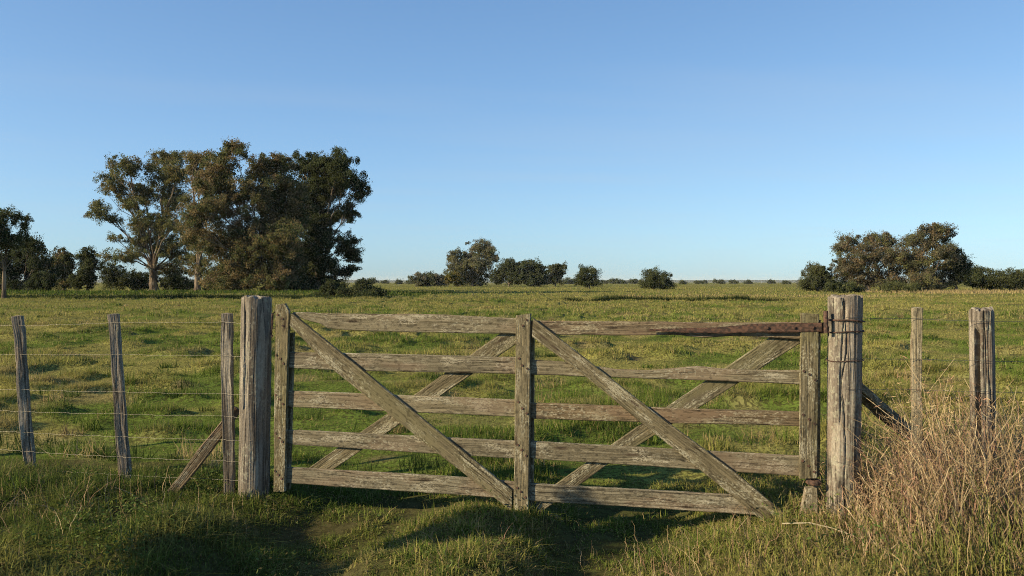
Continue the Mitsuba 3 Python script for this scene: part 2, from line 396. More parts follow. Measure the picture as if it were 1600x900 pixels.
def plank(name, parent, U, L, off=0.0, t=0.028, rough=0.0022, bsdf=None, where=gate, nrm=GN, across=6):
    """A sawn board between its upper edge U and its lower edge L (points on its front face), t thick, with worn edges."""
    PLANK[0] += 1
    bsdf = bsdf or ('weathered_wood' if 'rail' in name or 'heel' in name else 'mossy_wood')
    seed = PLANK[0]
    U = np.array([where(*p, off + t / 2) for p in U]); L = np.array([where(*p, off + t / 2) for p in L])
    length = np.linalg.norm(U[-1] - U[0])
    n = max(8, int(length / 0.03))
    U, L = resample(U, n), resample(L, n)
    s = np.linspace(0, length, n)
    ch = 0.005
    w = np.linalg.norm(U - L, axis=1)
    down = (L - U) / np.maximum(w, 1e-6)[:, None]
    # wavy worn edges
    e = lambda k: (meshkit.fbm(np.stack([s / 0.22, s * 0 + k + 7.3 * seed, s * 0], -1), 3, 5) - 0.5) * rough * 2
    U = U + down * e(1)[:, None]; L = L + down * e(2)[:, None]
    # fraction across the width, depth (0 front .. t back)
    def ring(fr, inset, depth):
        ww = np.linalg.norm(L - U, axis=1)
        d = np.clip(fr * ww + inset, 0, ww)
        p = U + down * d[:, None] - nrm * depth
        wob = (meshkit.fbm(np.stack([s / 0.09, s * 0 + fr * 6 + 3 * seed, s * 0 + (depth > t / 2) * 5.0], -1), 3, 9) - 0.5) * rough * 0.9
        return p + nrm * wob[:, None], d
    strips = [[(k / across, ch if k == 0 else (-ch if k == across else 0), 0.0) for k in range(across + 1)],
              [(1, -ch, 0.0), (1, 0, ch)], [(1, 0, ch), (1, 0, t - ch)], [(1, 0, t - ch), (1, -ch, t)],
              [(1 - k / across, -ch if k == 0 else (ch if k == across else 0), t) for k in range(across + 1)],
              [(0, ch, t), (0, 0, t - ch)], [(0, 0, t - ch), (0, 0, ch)], [(0, 0, ch), (0, ch, 0.0)]]
    m = Mesh()
    vo = 0.0
    ends = [[], []]
    for st in strips:
        cols = [ring(*q)[0] for q in st]
        vv = np.stack(cols, 1)                          # n x k x 3
        vw = np.r_[0, np.cumsum(np.linalg.norm(np.diff(vv, axis=1), axis=2).mean(0))]
        uv = np.stack(np.broadcast_arrays(s[:, None] + 3.17 * seed, vo + vw[None, :] + 1.31 * seed), -1).reshape(-1, 2)
        m.add(vv.reshape(-1, 3), grid_faces(n, len(st)), uv)
        vo += vw[-1]
        for k in (0, 1): ends[k] += [c[-k] for c in cols[:-1]]
    for k in (0, 1):
        r = np.array(ends[k]); c = r.mean(0); q = len(r); i = np.arange(q)
        f = np.stack([np.full(q, q), i, (i + 1) % q], 1)
        loc = np.stack([(np.vstack([r, c]) - c) @ down[-k], (np.vstack([r, c]) - c) @ nrm], -1)
        m.add(np.vstack([r, c]), f if k == 0 else f[:, ::-1], loc * 0.6 + 3.17 * seed)
    return m.put(name, bsdf, parent, smooth=True)


def round_post(name, parent, base, top, r0, r1, seed, cracks=6, bsdf='post_wood', slot=None, dome=0.012, squash=1.0, nth=112):
    """A debarked log set upright: flutes, drying cracks and a rough-sawn top."""
    rng = np.random.default_rng(seed)
    base, top = np.asarray(base, float), np.asarray(top, float)
    nz = 70
    t = np.linspace(0, 1, nz)
    th = np.arange(nth) * 2 * np.pi / nth
    TH, TT = np.meshgrid(th, t)
    H = np.linalg.norm(top - base)
    r = r0 + (r1 - r0) * TT
    cyc = np.stack([np.cos(TH) * 1.6 + 9 * seed, np.sin(TH) * 1.6, TT * H * 1.2], -1)
    r = r * (1 + 0.09 * (meshkit.fbm(cyc, 3, seed) - 0.5) + 0.05 * (meshkit.fbm(cyc * np.array([5, 5, 1.2]), 2, seed + 3) - 0.5))
    for k in range(cracks):
        c0 = rng.uniform(0, 2 * np.pi)
        wander = (meshkit.fbm(np.stack([t * H * 2.2, t * 0 + k * 3.1, t * 0 + seed], -1), 3, 6) - 0.5) * 0.7
        d = np.abs((TH - c0 - wander[:, None] + np.pi) % (2 * np.pi) - np.pi)
        z0, z1 = sorted(rng.uniform(-0.3, 1.3, 2)) if k > 1 else (-0.5, 1.5)
        env = sstep(z0, z0 + 0.08, TT) * (1 - sstep(z1 - 0.08, z1, TT))
        r = r - rng.uniform(0.008, 0.02) * np.exp(-(d / rng.uniform(0.03, 0.06)) ** 2) * env
    if slot:
        d = np.abs((TH - slot[0] + np.pi) % (2 * np.pi) - np.pi)
        edge = slot[1] * (1 + 0.5 * (meshkit.fbm(np.stack([TT * 7, TT * 0 + 2, TT * 0], -1), 3, 4) - 0.5) * 2)
        r = r * (1 - slot[2] * (1 - sstep(edge * 0.8, edge, d)) * (1 - sstep(slot[3] - 0.03, slot[3] + 0.03, TT)))
    ax = (top - base) / H
    ex = np.cross([0, 1, 0], ax); ex /= np.linalg.norm(ex); ey = np.cross(ax, ex)
    P = base + (top - base) * TT[..., None] + r[..., None] * (np.cos(TH)[..., None] * ex + np.sin(TH)[..., None] * ey * squash)
    ragged = (meshkit.fbm(np.stack([np.cos(th) * 2.2 + seed, np.sin(th) * 2.2, th * 0 + 5], -1), 4, seed) - 0.5) * 0.055
    P[..., 2] += ragged * sstep(0.93, 1.0, TT)
    uv = np.stack([TT * H + 5 * seed, TH * r0 + 2.3 * seed], -1)
    m = Mesh()
    # one seam column so that the grain does not jump
    P2 = np.concatenate([P, P[:, :1]], 1); uv2 = np.concatenate([uv, uv[:, :1] + np.array([0, 2 * np.pi * r0])], 1)
    m.add(P2.reshape(-1, 3), grid_faces(nz, nth + 1), uv2.reshape(-1, 2))
    # top: rings inward with weathered unevenness
    rings = []
    for q in (1.0, 0.93, 0.7, 0.4, 0.08):
        lift = dome * (1 - q * q) + (0.004 if q < 0.95 else 0)
        R = top + (P[-1] - top) * q + ax * lift
        R = R + ax * ((meshkit.fbm(np.stack([np.cos(th) * q * 3 + seed, np.sin(th) * q * 3, th * 0], -1), 3, 8) - 0.5) * 0.02 * (q < 0.95))[:, None]
        rings.append(R)
    R = np.stack(rings)
    n = R.shape[0]
    m.add(R.reshape(-1, 3), grid_faces(n, nth, True), np.stack([R[..., 0] * 0.3 + R[..., 2], R[..., 1] * 0.5 + R[..., 0]], -1).reshape(-1, 2))
    return m.put(name, bsdf, parent, smooth=True)


def square_post(name, parent, base, top, w, d, seed, yaw=0.0, bsdf='post_wood'):
    """A split fence stake with a rough square section."""
    base, top = np.asarray(base, float), np.asarray(top, float)
    H = np.linalg.norm(top - base); ax = (top - base) / H
    ex = np.array([math.cos(yaw), math.sin(yaw), 0]); ex -= ax * (ex @ ax); ex /= np.linalg.norm(ex); ey = np.cross(ax, ex)
    nz = 44; t = np.linspace(0, 1, nz)
    m = Mesh(); vo = 0
    corners = []
    for k, (a, b) in enumerate(((-1, -1), (1, -1), (1, 1), (-1, 1))):
        wob = (meshkit.fbm(np.stack([t * H * 5, t * 0 + k * 5 + seed, t * 0], -1), 3, 2) - 0.5) * 0.018
        wob2 = (meshkit.fbm(np.stack([t * H * 5, t * 0 + k * 9 + seed, t * 0 + 4], -1), 3, 3) - 0.5) * 0.018
        corners.append(base + (top - base) * t[:, None] + ex * (a * w / 2 + wob)[:, None] + ey * (b * d / 2 + wob2)[:, None])
    top_ring = []
    for k in range(4):
        A, B = corners[k], corners[(k + 1) % 4]
        fr = np.array([0.07, 0.3, 0.55, 0.8, 0.93])
        cols = [A + (B - A) * q for q in fr]
        out = np.cross(B[0] - A[0], ax); out /= np.linalg.norm(out)
        cols = [c + out * ((meshkit.fbm(np.stack([t * H * 4, t * 0 + i * 2 + k * 11 + seed, t * 0], -1), 3, 5) - 0.5) * 0.010)[:, None] for i, c in enumerate(cols)]
        vv = np.stack(cols, 1)
        uv = np.stack(np.broadcast_arrays(t[:, None] * H + 3 * seed, vo + (fr * np.linalg.norm(B[0] - A[0]))[None] + seed), -1).reshape(-1, 2)
        m.add(vv.reshape(-1, 3), grid_faces(nz, 5), uv)
        vo += np.linalg.norm(B[0] - A[0])
        top_ring.append(vv)
    for k in range(4):                                           # rounded arrises
        vv = np.stack([top_ring[k][:, -1], top_ring[(k + 1) % 4][:, 0]], 1)
        uv = np.stack(np.broadcast_arrays(t[:, None] * H + 3 * seed, np.array([[0.0, 0.01]]) + k + seed), -1).reshape(-1, 2)
        m.add(vv.reshape(-1, 3), grid_faces(nz, 2), uv)
    ring = np.vstack([q[-1] for q in top_ring]); c = ring.mean(0) + ax * 0.006; q = len(ring); i = np.arange(q)
    vtop = np.vstack([ring, c])
    m.add(vtop, np.stack([np.full(q, q), i, (i + 1) % q], 1), vtop[:, :2] * 0.8)
    return m.put(name, bsdf, parent, smooth=True)


# ------------------------------------------------------------------ the gate
G = 'field_gate'
tag(G, 'weathered grey five bar timber farm gate with crossed braces, hung between two stout round posts', 'gate')
plank('rail', G, [(458, 488), (480, 488), (503, 490), (673, 491), (816, 498)], [(458, 493), (480, 501), (500, 506), (512, 513), (547, 516.5), (673, 520), (816, 522)])
plank('rail', G, [(817.5, 501), (900, 502), (1068, 503.5), (1258, 504)], [(817.5, 523), (940, 524), (1060, 524), (1100, 528), (1150, 525), (1258, 531)], rough=0.005, bsdf='russet_wood')
plank('rail', G, [(444, 550), (547, 552), (816, 558.5)], [(444, 575), (547, 579), (816, 584.5)])
plank('rail', G, [(817.5, 562), (900, 567), (960, 577), (1010, 579), (1088, 573), (1160, 578), (1262, 580)], [(817.5, 585), (900, 588), (1088, 594), (1262, 601)], rough=0.005)
plank('rail', G, [(444, 610.5), (816, 625)], [(444, 635.5), (816, 652)])
plank('rail', G, [(817.5, 629), (1000, 636), (1150, 641), (1262, 644)], [(817.5, 654), (1000, 660), (1150, 663), (1262, 667)], rough=0.004, bsdf='russet_wood')
plank('rail', G, [(442, 671.5), (800, 689), (833, 690), (1109, 705), (1262, 713.5)], [(442, 694), (800, 716.5), (833, 717), (1109, 735), (1262, 745)])
plank('rail', G, [(442, 730), (737, 747), (833, 756), (1150, 774), (1190, 776)], [(442, 755), (737, 775), (833, 783), (1150, 803), (1190, 806)])
for k, lab in enumerate(('splintered left half of the top rail', 'russet right half of the top rail behind the hinge strap', 'left half of the second rail', 'thin right half of the second rail', 'left half of the middle rail', 'right half of the middle rail', 'long fourth rail', 'bottom rail')):
    labels[f'{G}__rail' + (f'_{k:03d}' if k else '')] = {'label': lab}
f0 = 0.0285
plank('stile', G, [(430, 476), (428, 620), (427, 768)], [(445, 474), (452, 486), (448, 620), (445, 768)], f0)
plank('stile', G, [(806, 493), (804, 650), (802, 803)], [(829, 490), (828, 650), (826, 803)], f0)
plank('stile', G, [(1251, 489), (1250, 620), (1249, 748)], [(1280, 491), (1279, 620), (1277, 747)], f0)
plank('back_stile', G, [(436, 522), (433, 765)], [(459, 519), (452, 765)], -f0)
plank('back_stile', G, [(811, 500), (809, 798)], [(835, 502), (833, 798)], -f0)
plank('back_stile', G, [(1254, 500), (1252, 745)], [(1283, 500), (1281, 745)], -f0)
plank('brace', G, [(455.5, 489), (620, 622), (800, 767)], [(452.5, 509), (521, 579), (623, 660), (799, 799)], f0)
plank('brace', G, [(833, 497), (1010, 635), (1146, 736), (1243, 817)], [(831, 526), (903, 579), (1002, 661), (1121, 756), (1196, 818)], f0)
plank('back_brace', G, [(468, 741), (640, 622), (807, 503)], [(510, 741), (650, 645), (807, 537)], -f0)
plank('back_brace', G, [(838, 778), (1000, 664), (1240, 503)], [(838, 806), (948, 727), (1148, 602), (1251, 536)], -f0)
plank('heel_block', G, [(1259, 764), (1248, 818)], [(1278, 762), (1279, 818)], 0.0, 0.06)


def iron_plate(name, parent, U, L, off, t=0.006):
    return plank(name, parent, U, L, off, t, 0.0008, 'rusty_iron', across=2)


def bolt(parent, c, r=0.011, h=0.010):
    m = trimesh.creation.cylinder(radius=r, height=h, sections=6)
    m.apply_transform(trimesh.geometry.align_vectors([0, 0, 1], GN)); m.apply_translation(c + GN * h / 2)
    return put('bolt', m.vertices, m.faces, 'rusty_iron', parent)


iron_plate('hinge_strap', G, [(1014, 514), (1060, 513), (1130, 511), (1180, 506), (1240, 505), (1284, 504)], [(1014, 517), (1060, 519), (1130, 521), (1180, 519), (1240, 519), (1284, 518)], f0 / 2 + 0.031)
for q in ((1198, 512), (1240, 511.5), (1269, 511)): bolt(G, gate(*q, f0 / 2 + 0.035))
for q in ((817, 509), (816, 571), (816, 638), (815, 703), (814, 768), (811, 560), (824, 576), (810, 628), (823, 646), (809, 695), (822, 712), (808, 762), (821, 777), (823, 500), (434, 492), (442, 509), (432, 555), (443, 568), (431, 617), (442, 631), (431, 677), (441, 690), (430, 736), (440, 748), (1256, 580), (1274, 594), (1255, 648), (1273, 662), (1254, 720), (1272, 737), (441, 498), (438, 560), (437, 624), (436, 684), (435, 742), (1265, 585), (1264, 655), (1263, 728)): bolt(G, gate(*q, f0 + 0.0142), 0.0085, 0.005)
v, f, uv = tube([gate(1271, 753, 0.02) + np.array([0.03 * math.cos(a), 0.04 * math.sin(a), 0]) for a in np.linspace(0, 2 * np.pi, 14)], 0.017, 8)
put('hinge_band', v, f, 'rusty_iron', G)
# latch hook at the left stile
v, f, uv = tube([gate(430, 487, 0.02), gate(426, 490, 0.03), gate(425, 505, 0.03), gate(423.5, 522, 0.03), gate(426, 526, 0.03)], 0.008, 6)
put('latch_hook', v, f, 'rusty_iron', G)

# ------------------------------------------------------------------ gate posts
YL, YR = 5.77, 4.965
tag('gate_post', 'tall round grey log post left of the gate, split by long vertical cracks', 'post')
pb, pt = at(395.5, 775, YL), at(401, 466, YL)
pb[2] = -0.4
round_post('log', 'gate_post', pb, pt, 0.110, 0.106, 11, 7)
tag('gate_post_001', 'stout round log post right of the gate with rusty hinge pin and tie wires', 'post')
rb, rt = at(1316, 760, YR), at(1320.5, 465, YR)
rb[2] = -0.4
round_post('log', 'gate_post_001', rb, rt, 0.096, 0.102, 23, 9)


def wrap(parent, px, py, Y, r, tilt=0.0, rad=0.004, name='tie_wire', arc=(0, 2 * np.pi)):
    c = at(px, py, Y)
    a = np.linspace(*arc, 40)
    pts = c + np.stack([np.cos(a) * r, np.sin(a) * r, tilt * np.cos(a) + 0.003 * np.sin(3 * a)], -1)
    v, f, uv = tube(pts, rad, 6)
    return put(name, v, f, 'rusty_iron', parent)


wrap('gate_post_001', 1320, 500, YR, 0.112, -0.006, 0.005)
wrap('gate_post_001', 1320, 517, YR, 0.110, 0.004, 0.004)
wrap('gate_post_001', 1319.5, 562, YR, 0.108, 0.003, 0.003)
v, f, uv = tube([at(1290, 486, YR - 0.06), at(1290.5, 500, YR - 0.065), at(1291, 520, YR - 0.065)], 0.014, 10)
put('hinge_pin', v, f, 'rusty_iron', 'gate_post_001')
v, f, uv = tube([at(1283.5, 504, YR + 0.02), at(1283.5, 521, YR + 0.02)], 0.016, 10)
put('hinge_eye', v, f, 'rusty_iron', G)

# struts
SY = 5.95
a0, a1 = at(366, 645, YL + 0.12), at(279, 758, 5.74)
tag('timber_strut', 'slanting timber strut propping the left gate post, its foot in the grass', 'strut')
square_post('timber', 'timber_strut', a1 - (a0 - a1) * 0.15, a0 + (a0 - a1) * 0.06, 0.075, 0.06, 31, 0.2, 'russet_wood')
b0, b1 = at(1336, 606, YR + 0.10), at(1418, 676, YR + 0.45)
tag('timber_strut_001', 'dark slanting strut behind the right gate post, running down into dry weeds', 'strut')
square_post('timber', 'timber_strut_001', b1 + (b1 - b0) * 0.9, b0, 0.08, 0.07, 37, -0.2, 'mossy_wood')

# ------------------------------------------------------------------ wire fences
LF = 'wire_fence'
tag(LF, 'post and wire stock fence left of the gate with leaning split posts', 'fence')
for k, (tx, ty, bx, by, w) in enumerate(((27.5, 494, 48, 745, 0.074), (178, 491, 195, 742, 0.076), (354, 490, 359, 772, 0.074))):
    Y = GA / (1 + GB * (tx - 800) / F)
    top, bot = at(tx, ty, Y), at(bx, by, Y)
    bot = bot + (bot - top) * 0.25
    square_post('post', LF, bot, top, w, 0.066, 51 + k, 0.33 - 0.12 * k)
far_post = at(-210, 494, 6.95); square_post('post', LF, far_post * [1, 1, 0] + [0.05, 0, -0.2], far_post, 0.075, 0.066, 57, 0.3)


def strand(parent, pts, r=0.0010, sag=0.004, name='wire'):
    out = []
    for a, b in zip(pts[:-1], pts[1:]):
        t = np.linspace(0, 1, 14)[:-1]
        p = np.asarray(a) + (np.asarray(b) - np.asarray(a)) * t[:, None]
        p[:, 2] -= sag * 4 * t * (1 - t)
        out.append(p)
    v, f, uv = tube(np.vstack(out + [np.asarray(pts[-1])[None]]), r, 5)
    return put(name, v, f, 'wire_metal', parent, smooth=True)


for k, (yl, y1, y2) in enumerate(((509, 507, 503), (554, 554.5, 555), (608, 611, 615), (642, 645, 650), (674, 679, 687), (703, 709, 720), (730, 736, 749))):
    ya = 6.24
    pts = [at(-210, yl - (y2 - yl) * 0.55, 6.90), at(10, yl, 6.17), at(182, (y1 + y2) / 2 - 1, 5.955), at(350, y2, 5.77), at(392, y2 + 2, 5.655)]
    strand(LF, pts)
RF = 'wire_fence_001'
tag(RF, 'post and wire fence right of the gate, its posts rising out of dry weeds', 'fence')
Y1, Y2 = 4.90, 4.82
square_post('post', RF, at(1431, 760, Y1), at(1432.5, 481, Y1), 0.056, 0.055, 71, -0.25, 'weathered_wood')
r0, r1 = at(1538, 790, Y2), at(1533.5, 485, Y2)
round_post('post_001', RF, r0, r1, 0.070, 0.068, 77, 5, slot=(math.radians(-140), 0.27, 0.72, 0.90), squash=0.9, nth=160)
labels[RF + '__post_001'] = {'label': 'thick round post split down its left side'}
for (ya, yb, yc, yd) in ((496, 498, 502, 503), (560, 561, 564, 566), (608, 609, 612, 614)):
    strand(RF, [at(1322, ya, YR - 0.11), at(1432, yb, Y1 - 0.034), at(1534, yc, Y2 - 0.072), at(1680, yd, 4.70)], 0.0014, 0.002)

# ------------------------------------------------------------------ dry weeds at the right fence
wm = Mesh()


def stalks(n, xr, yr, hf, colours, width=(0.0015, 0.0035), droop=0.42, kink=0.10):
    x, y = RNG.uniform(*xr, n), RNG.uniform(*yr, n)
    hh = hf(x, y) * (0.28 + 0.85 * RNG.uniform(0, 1, n) ** 1.7)
    ok = hh > 0.06
    x, y, hh = x[ok], y[ok], hh[ok]; n = len(x)
    z = ground_height(x, y)
    az = RNG.normal(2.4, 1.3, n)
    out = np.stack([np.cos(az), np.sin(az), 0 * az], -1)
    k = np.abs(RNG.normal(0.25, droop, n))
    segs = 6
    fa = RNG.uniform(0, 2 * np.pi, n)
    side = np.stack([np.cos(fa), np.sin(fa), RNG.uniform(-0.6, 0.6, n)], -1)
    w = RNG.uniform(*width, n)
    P = np.stack([x, y, z], -1)
    rows = []
    for i in range(segs + 1):
        t = i / segs
        c = P + out * (hh * k * t ** 1.7)[:, None] + np.array([0, 0, 1.0]) * (hh * (t - 0.28 * np.minimum(k, 1.6) * t * t))[:, None]
        c = c + RNG.normal(0, 1, (n, 3)) * (hh * kink * 0.4 * min(1, 2 * t))[:, None] * np.array([1, 1, 0.5])
        rows += [c - side * (w * (1 - 0.6 * t))[:, None], c + side * (w * (1 - 0.6 * t))[:, None]]
    m = 2 * (segs + 1)
    v = np.stack(rows, 1).reshape(-1, 3)
    f = np.vstack([[[2 * i, 2 * i + 1, 2 * i + 3], [2 * i, 2 * i + 3, 2 * i + 2]] for i in range(segs)]).reshape(-1, 3)
    f = (f[None] + (np.arange(n) * m)[:, None, None]).reshape(-1, 3)
    ci = RNG.integers(0, len(colours), n)
    col = np.array(colours)[ci] * RNG.uniform(0.65, 1.25, n)[:, None]
    return v, f, np.repeat(col, m, axis=0)


straw = [(0.34, 0.255, 0.145), (0.27, 0.195, 0.11), (0.20, 0.145, 0.085), (0.39, 0.315, 0.195), (0.30, 0.18, 0.125)]
greenish = [(0.13, 0.15, 0.04), (0.19, 0.18, 0.06), (0.10, 0.12, 0.03)]
mass = lambda x, y: 0.86 * sstep(1.65, 2.6, x) * (1 - 0.5 * sstep(4.0, 3.6, y)) * (0.55 + 0.6 * f2(x, y, 0.45, 2, 81))
for args in ((4800, (1.8, 4.2), (4.25, 5.2), mass, straw), (450, (1.8, 4.2), (4.2, 5.0), lambda x, y: mass(x, y) * 1.1, straw[:1] + straw[3:4], (0.0025, 0.0045), 0.3, 0.07), (1500, (1.7, 4.2), (4.9, 5.8), lambda x, y: mass(x, y) * 0.9, straw + greenish),
             (5500, (1.2, 4.2), (3.9, 4.75), lambda x, y: 0.10 + 0.42 * mass(x, y), greenish + greenish + straw[:3])):
    v, f, c = stalks(*args)
    wm.add(v, f, c=c)
# seed heads: sprays of short bits along the upper stalks
n = 16000
x, y = RNG.uniform(1.85, 4.2, n), RNG.uniform(4.2, 5.2, n)
hh = mass(x, y) * (0.3 + 0.8 * RNG.uniform(0, 1, n) ** 1.5)
x, y, hh = (q[mass(x, y) > 0.3] for q in (x, y, hh))
a = RNG.normal(size=(len(x), 3)) * np.array([1, 1, 1.3]); a /= np.linalg.norm(a, axis=1, keepdims=True)
b = np.cross(a, RNG.normal(size=(len(x), 3))); b /= np.linalg.norm(b, axis=1, keepdims=True)
c0 = np.stack([x - 0.22 * hh, y + 0.1 * hh, ground_height(x, y) + hh], -1)
ln = RNG.uniform(0.008, 0.026, len(x))[:, None]
wm.add(np.stack([c0 - a * ln, c0 + a * ln, c0 + b * ln * 0.16], 1).reshape(-1, 3), np.arange(3 * len(x)).reshape(-1, 3), c=np.repeat(np.array(straw)[RNG.integers(0, 5, len(x))] * RNG.uniform(0.7, 1.3, len(x))[:, None], 3, axis=0))
wm.put('dry_weeds', 'dry_stalks')
tag('dry_weeds', 'tangle of tall straw coloured dead weeds round the right fence posts', 'weeds', kind='stuff')
lm = Mesh()
for (n, xr, yr, h) in ((260, (-3.6, -1.6), (4.6, 5.7), 0.30), (240, (-1.0, 1.2), (4.3, 5.0), 0.16), (420, (0.7, 2.0), (4.2, 5.05), 0.26), (90, (-3.6, -2.6), (4.9, 5.4), 0.45)):
    v, f, c = stalks(n, xr, yr, lambda x, y, h=h: x * 0 + h * 0.7, straw, (0.001, 0.0022), 0.6, 0.05)
    lm.add(v, f, c=c)
lm.put('dead_grass_stalks', 'dry_stalks')
tag('dead_grass_stalks', 'scattered pale dead grass stalks in the rough verge before the gate', 'grass', kind='stuff')
v, f, uv = tube([at(1222, 818, 4.66), at(1265, 817, 4.60), at(1300, 825, 4.54), at(1335, 838, 4.48)], [0.0035, 0.003, 0.0025, 0.0015], 5)
put('fallen_stalk', v, f, 'dry_stalks', color=np.broadcast_to([0.42, 0.37, 0.25], (len(v), 3)))
tag('fallen_stalk', 'single long pale stalk lying across the grass at the foot of the gate', 'stalk')


# ------------------------------------------------------------------ haze
scene['air'] = {'type': 'homogeneous', 'albedo': {'type': 'rgb', 'value': [0.90, 0.95, 0.99]}, 'sigma_t': 0.00006}
scene['haze'] = {'type': 'cube', 'to_world': T().translate([0, 4300, 17]).scale([6900, 5000, 20]), 'bsdf': {'type': 'null'}, 'interior': {'type': 'ref', 'id': 'air'}}
scene['camera']['medium'] = {'type': 'ref', 'id': 'air'}
tag('haze', 'thin blue air over the plain', kind='stuff')


# ------------------------------------------------------------------ trees
def leaf_faces(c, size, rng):
    n = len(c)
    a = rng.normal(size=(n, 3)) + np.array([0, 0, -0.7]); a /= np.linalg.norm(a, axis=1, keepdims=True)
    b = np.cross(a, rng.normal(size=(n, 3))); b /= np.linalg.norm(b, axis=1, keepdims=True) + 1e-9
    s = size * 0.62 * rng.uniform(0.5, 1.4, n)[:, None]
    v = np.stack([c - a * s, c + a * s * 0.7 + b * s * 0.5, c + a * s * 0.7 - b * s * 0.5], 1).reshape(-1, 3)
    return v, np.arange(3 * n).reshape(-1, 3)


def tree(name, label, base, Y, blobs, leaves, size, cols, trunk_r=0.4, seed=1, clump=0.9, category='tree', group=None, fork=0.25, limbs=True, bark='bark', per=9, limb=1.0, swell=1.0):
    """A tree at the distance Y: a trunk with limbs that reach into foliage masses, each of them many leaf clumps.
    blobs: (column, row, half width, half height[, density]) of each mass as the photograph shows it."""
    rng = np.random.default_rng(seed)
    key = numbered(name)
    tag(key, label, category, group)
    foot = at(base[0], base[1], Y)
    foot[2] = float(ground_height(foot[0], foot[1])) - 0.1
    B = []
    width = (max(b[0] + b[2] for b in blobs) - min(b[0] - b[2] for b in blobs)) / F * Y
    for b in blobs:
        c = at(b[0], b[1], Y); rx, rz = swell * b[2] / F * Y, swell * b[3] / F * Y
        c[1] += rng.uniform(-0.32, 0.32) * width * 0.8
        B.append((c, np.array([rx, 0.5 * (rx + rz) * 1.15, rz]), b[4] if len(b) > 4 else 1.0))
    wsum = sum(r[0] * r[2] * d for _, r, d in B)
    m, tm = Mesh(), Mesh()
    topz = max(c[2] for c, _, _ in B)
    fz = foot[2] + fork * (topz - foot[2])
    lean = np.array([rng.normal(0, 0.02), 0, 1.0])
    tp = np.array([foot + lean * ((fz - foot[2]) * q) + np.array([rng.normal(0, 0.06), rng.normal(0, 0.06), 0]) * (q > 0) * trunk_r for q in np.linspace(0, 1, 6)])
    v, f, _ = tube(tp, trunk_r * np.array([1.45, 1.1, 1.0, 0.95, 0.9, 0.9]), 10, False)
    tm.add(v, f)
    for c, r, d in B:
        k = max(6, int(r[0] * r[2] * 3.1 * d / clump ** 2 * 3.0))
        nl = max(20, int(2.6 * leaves * r[0] * r[2] * d / wsum))
        u = rng.normal(size=(k, 3)); u /= np.linalg.norm(u, axis=1, keepdims=True)
        lobe = 0.70 + 0.75 * meshkit.noise(u * 2.1 + seed * 3.7 + c[0], 5)
        cc = c + u * (rng.uniform(0.1, 1.0, k) ** 0.6 * lobe)[:, None] * r
        tone = rng.uniform(0.75, 1.25, k)
        ci = rng.choice(len(cols), k)
        which = rng.integers(0, k, nl)
        g = rng.normal(size=(nl, 3)); g /= np.maximum(1, np.linalg.norm(g, axis=1) / 1.7)[:, None]
        ax = rng.normal(size=(k, 3)) * np.array([1, 1, 0.6]); ax /= np.linalg.norm(ax, axis=1, keepdims=True)   # clumps drawn out along their twigs
        g = (g * 0.34 + ax[which] * (rng.triangular(-1, 0, 1, nl) * 1.25)[:, None]) * clump * rng.uniform(0.5, 1.35, k)[which][:, None]
        pos = cc[which] + g
        pos[:, 2] = np.maximum(pos[:, 2], foot[2] + 0.05)
        col = np.array(cols)[np.where(rng.uniform(0, 1, nl) < 0.75, ci[which], rng.integers(0, len(cols), nl))] * (tone[which] * rng.uniform(0.75, 1.25, nl))[:, None]
        m.add(*leaf_faces(pos, size, rng), c=np.repeat(col, 3, axis=0))
        if limbs:
            start = tp[-1] if c[2] > fz else tp[int(np.clip((c[2] - foot[2]) / (fz - foot[2] + 1e-6) * 5, 2, 5))]
            mid = start + (c - start) * 0.5 + np.array([0, 0, 0.12 * np.linalg.norm(c - start)]) * (0.6 if c[2] > fz else 0.2) + rng.normal(0, 0.05, 3) * np.linalg.norm(c - start)
            q = np.linspace(0, 1, 8)[:, None]
            pth = (1 - q) ** 2 * start + 2 * q * (1 - q) * mid + q * q * c
            pth[1:-1] += rng.normal(0, 0.012, (6, 3)) * np.linalg.norm(c - start)
            r_l = limb * trunk_r * 0.30 * np.sqrt(min(1.2, d * r[0] * r[2] / (wsum / len(B)))) + 0.02
            v, f, _ = tube(pth, r_l * np.linspace(1, 0.35, 8), 6, False)
            tm.add(v, f)
            for s in range(min(k, per)):
                a = pth[int(rng.integers(4, 8))]
                e = cc[s]
                mm = (a + e) / 2 + rng.normal(0, 0.08, 3) * np.linalg.norm(e - a)
                v, f, _ = tube([a, mm, e], r_l * np.array([0.32, 0.22, 0.08]), 4, False)
                tm.add(v, f)
    tm.put('trunk', bark, key)
    ck = m.put('crown', 'leaves', key)
    labels[ck] = {'kind': 'stuff'}
    return key


EU = [(0.135, 0.145, 0.06), (0.165, 0.16, 0.066), (0.11, 0.13, 0.055), (0.185, 0.15, 0.066)]
BROWN = [(0.20, 0.155, 0.078), (0.165, 0.14, 0.068), (0.12, 0.125, 0.054), (0.22, 0.165, 0.09)]
RUSSET = [(0.185, 0.14, 0.082), (0.155, 0.12, 0.07), (0.12, 0.12, 0.06), (0.20, 0.155, 0.10)]
DARK = [(0.062, 0.078, 0.034), (0.082, 0.092, 0.040), (0.05, 0.064, 0.034)]
MIDG = [(0.085, 0.10, 0.042), (0.105, 0.115, 0.048), (0.07, 0.085, 0.038)]
GREY = [(0.14, 0.14, 0.09), (0.17, 0.15, 0.10), (0.11, 0.115, 0.065)]

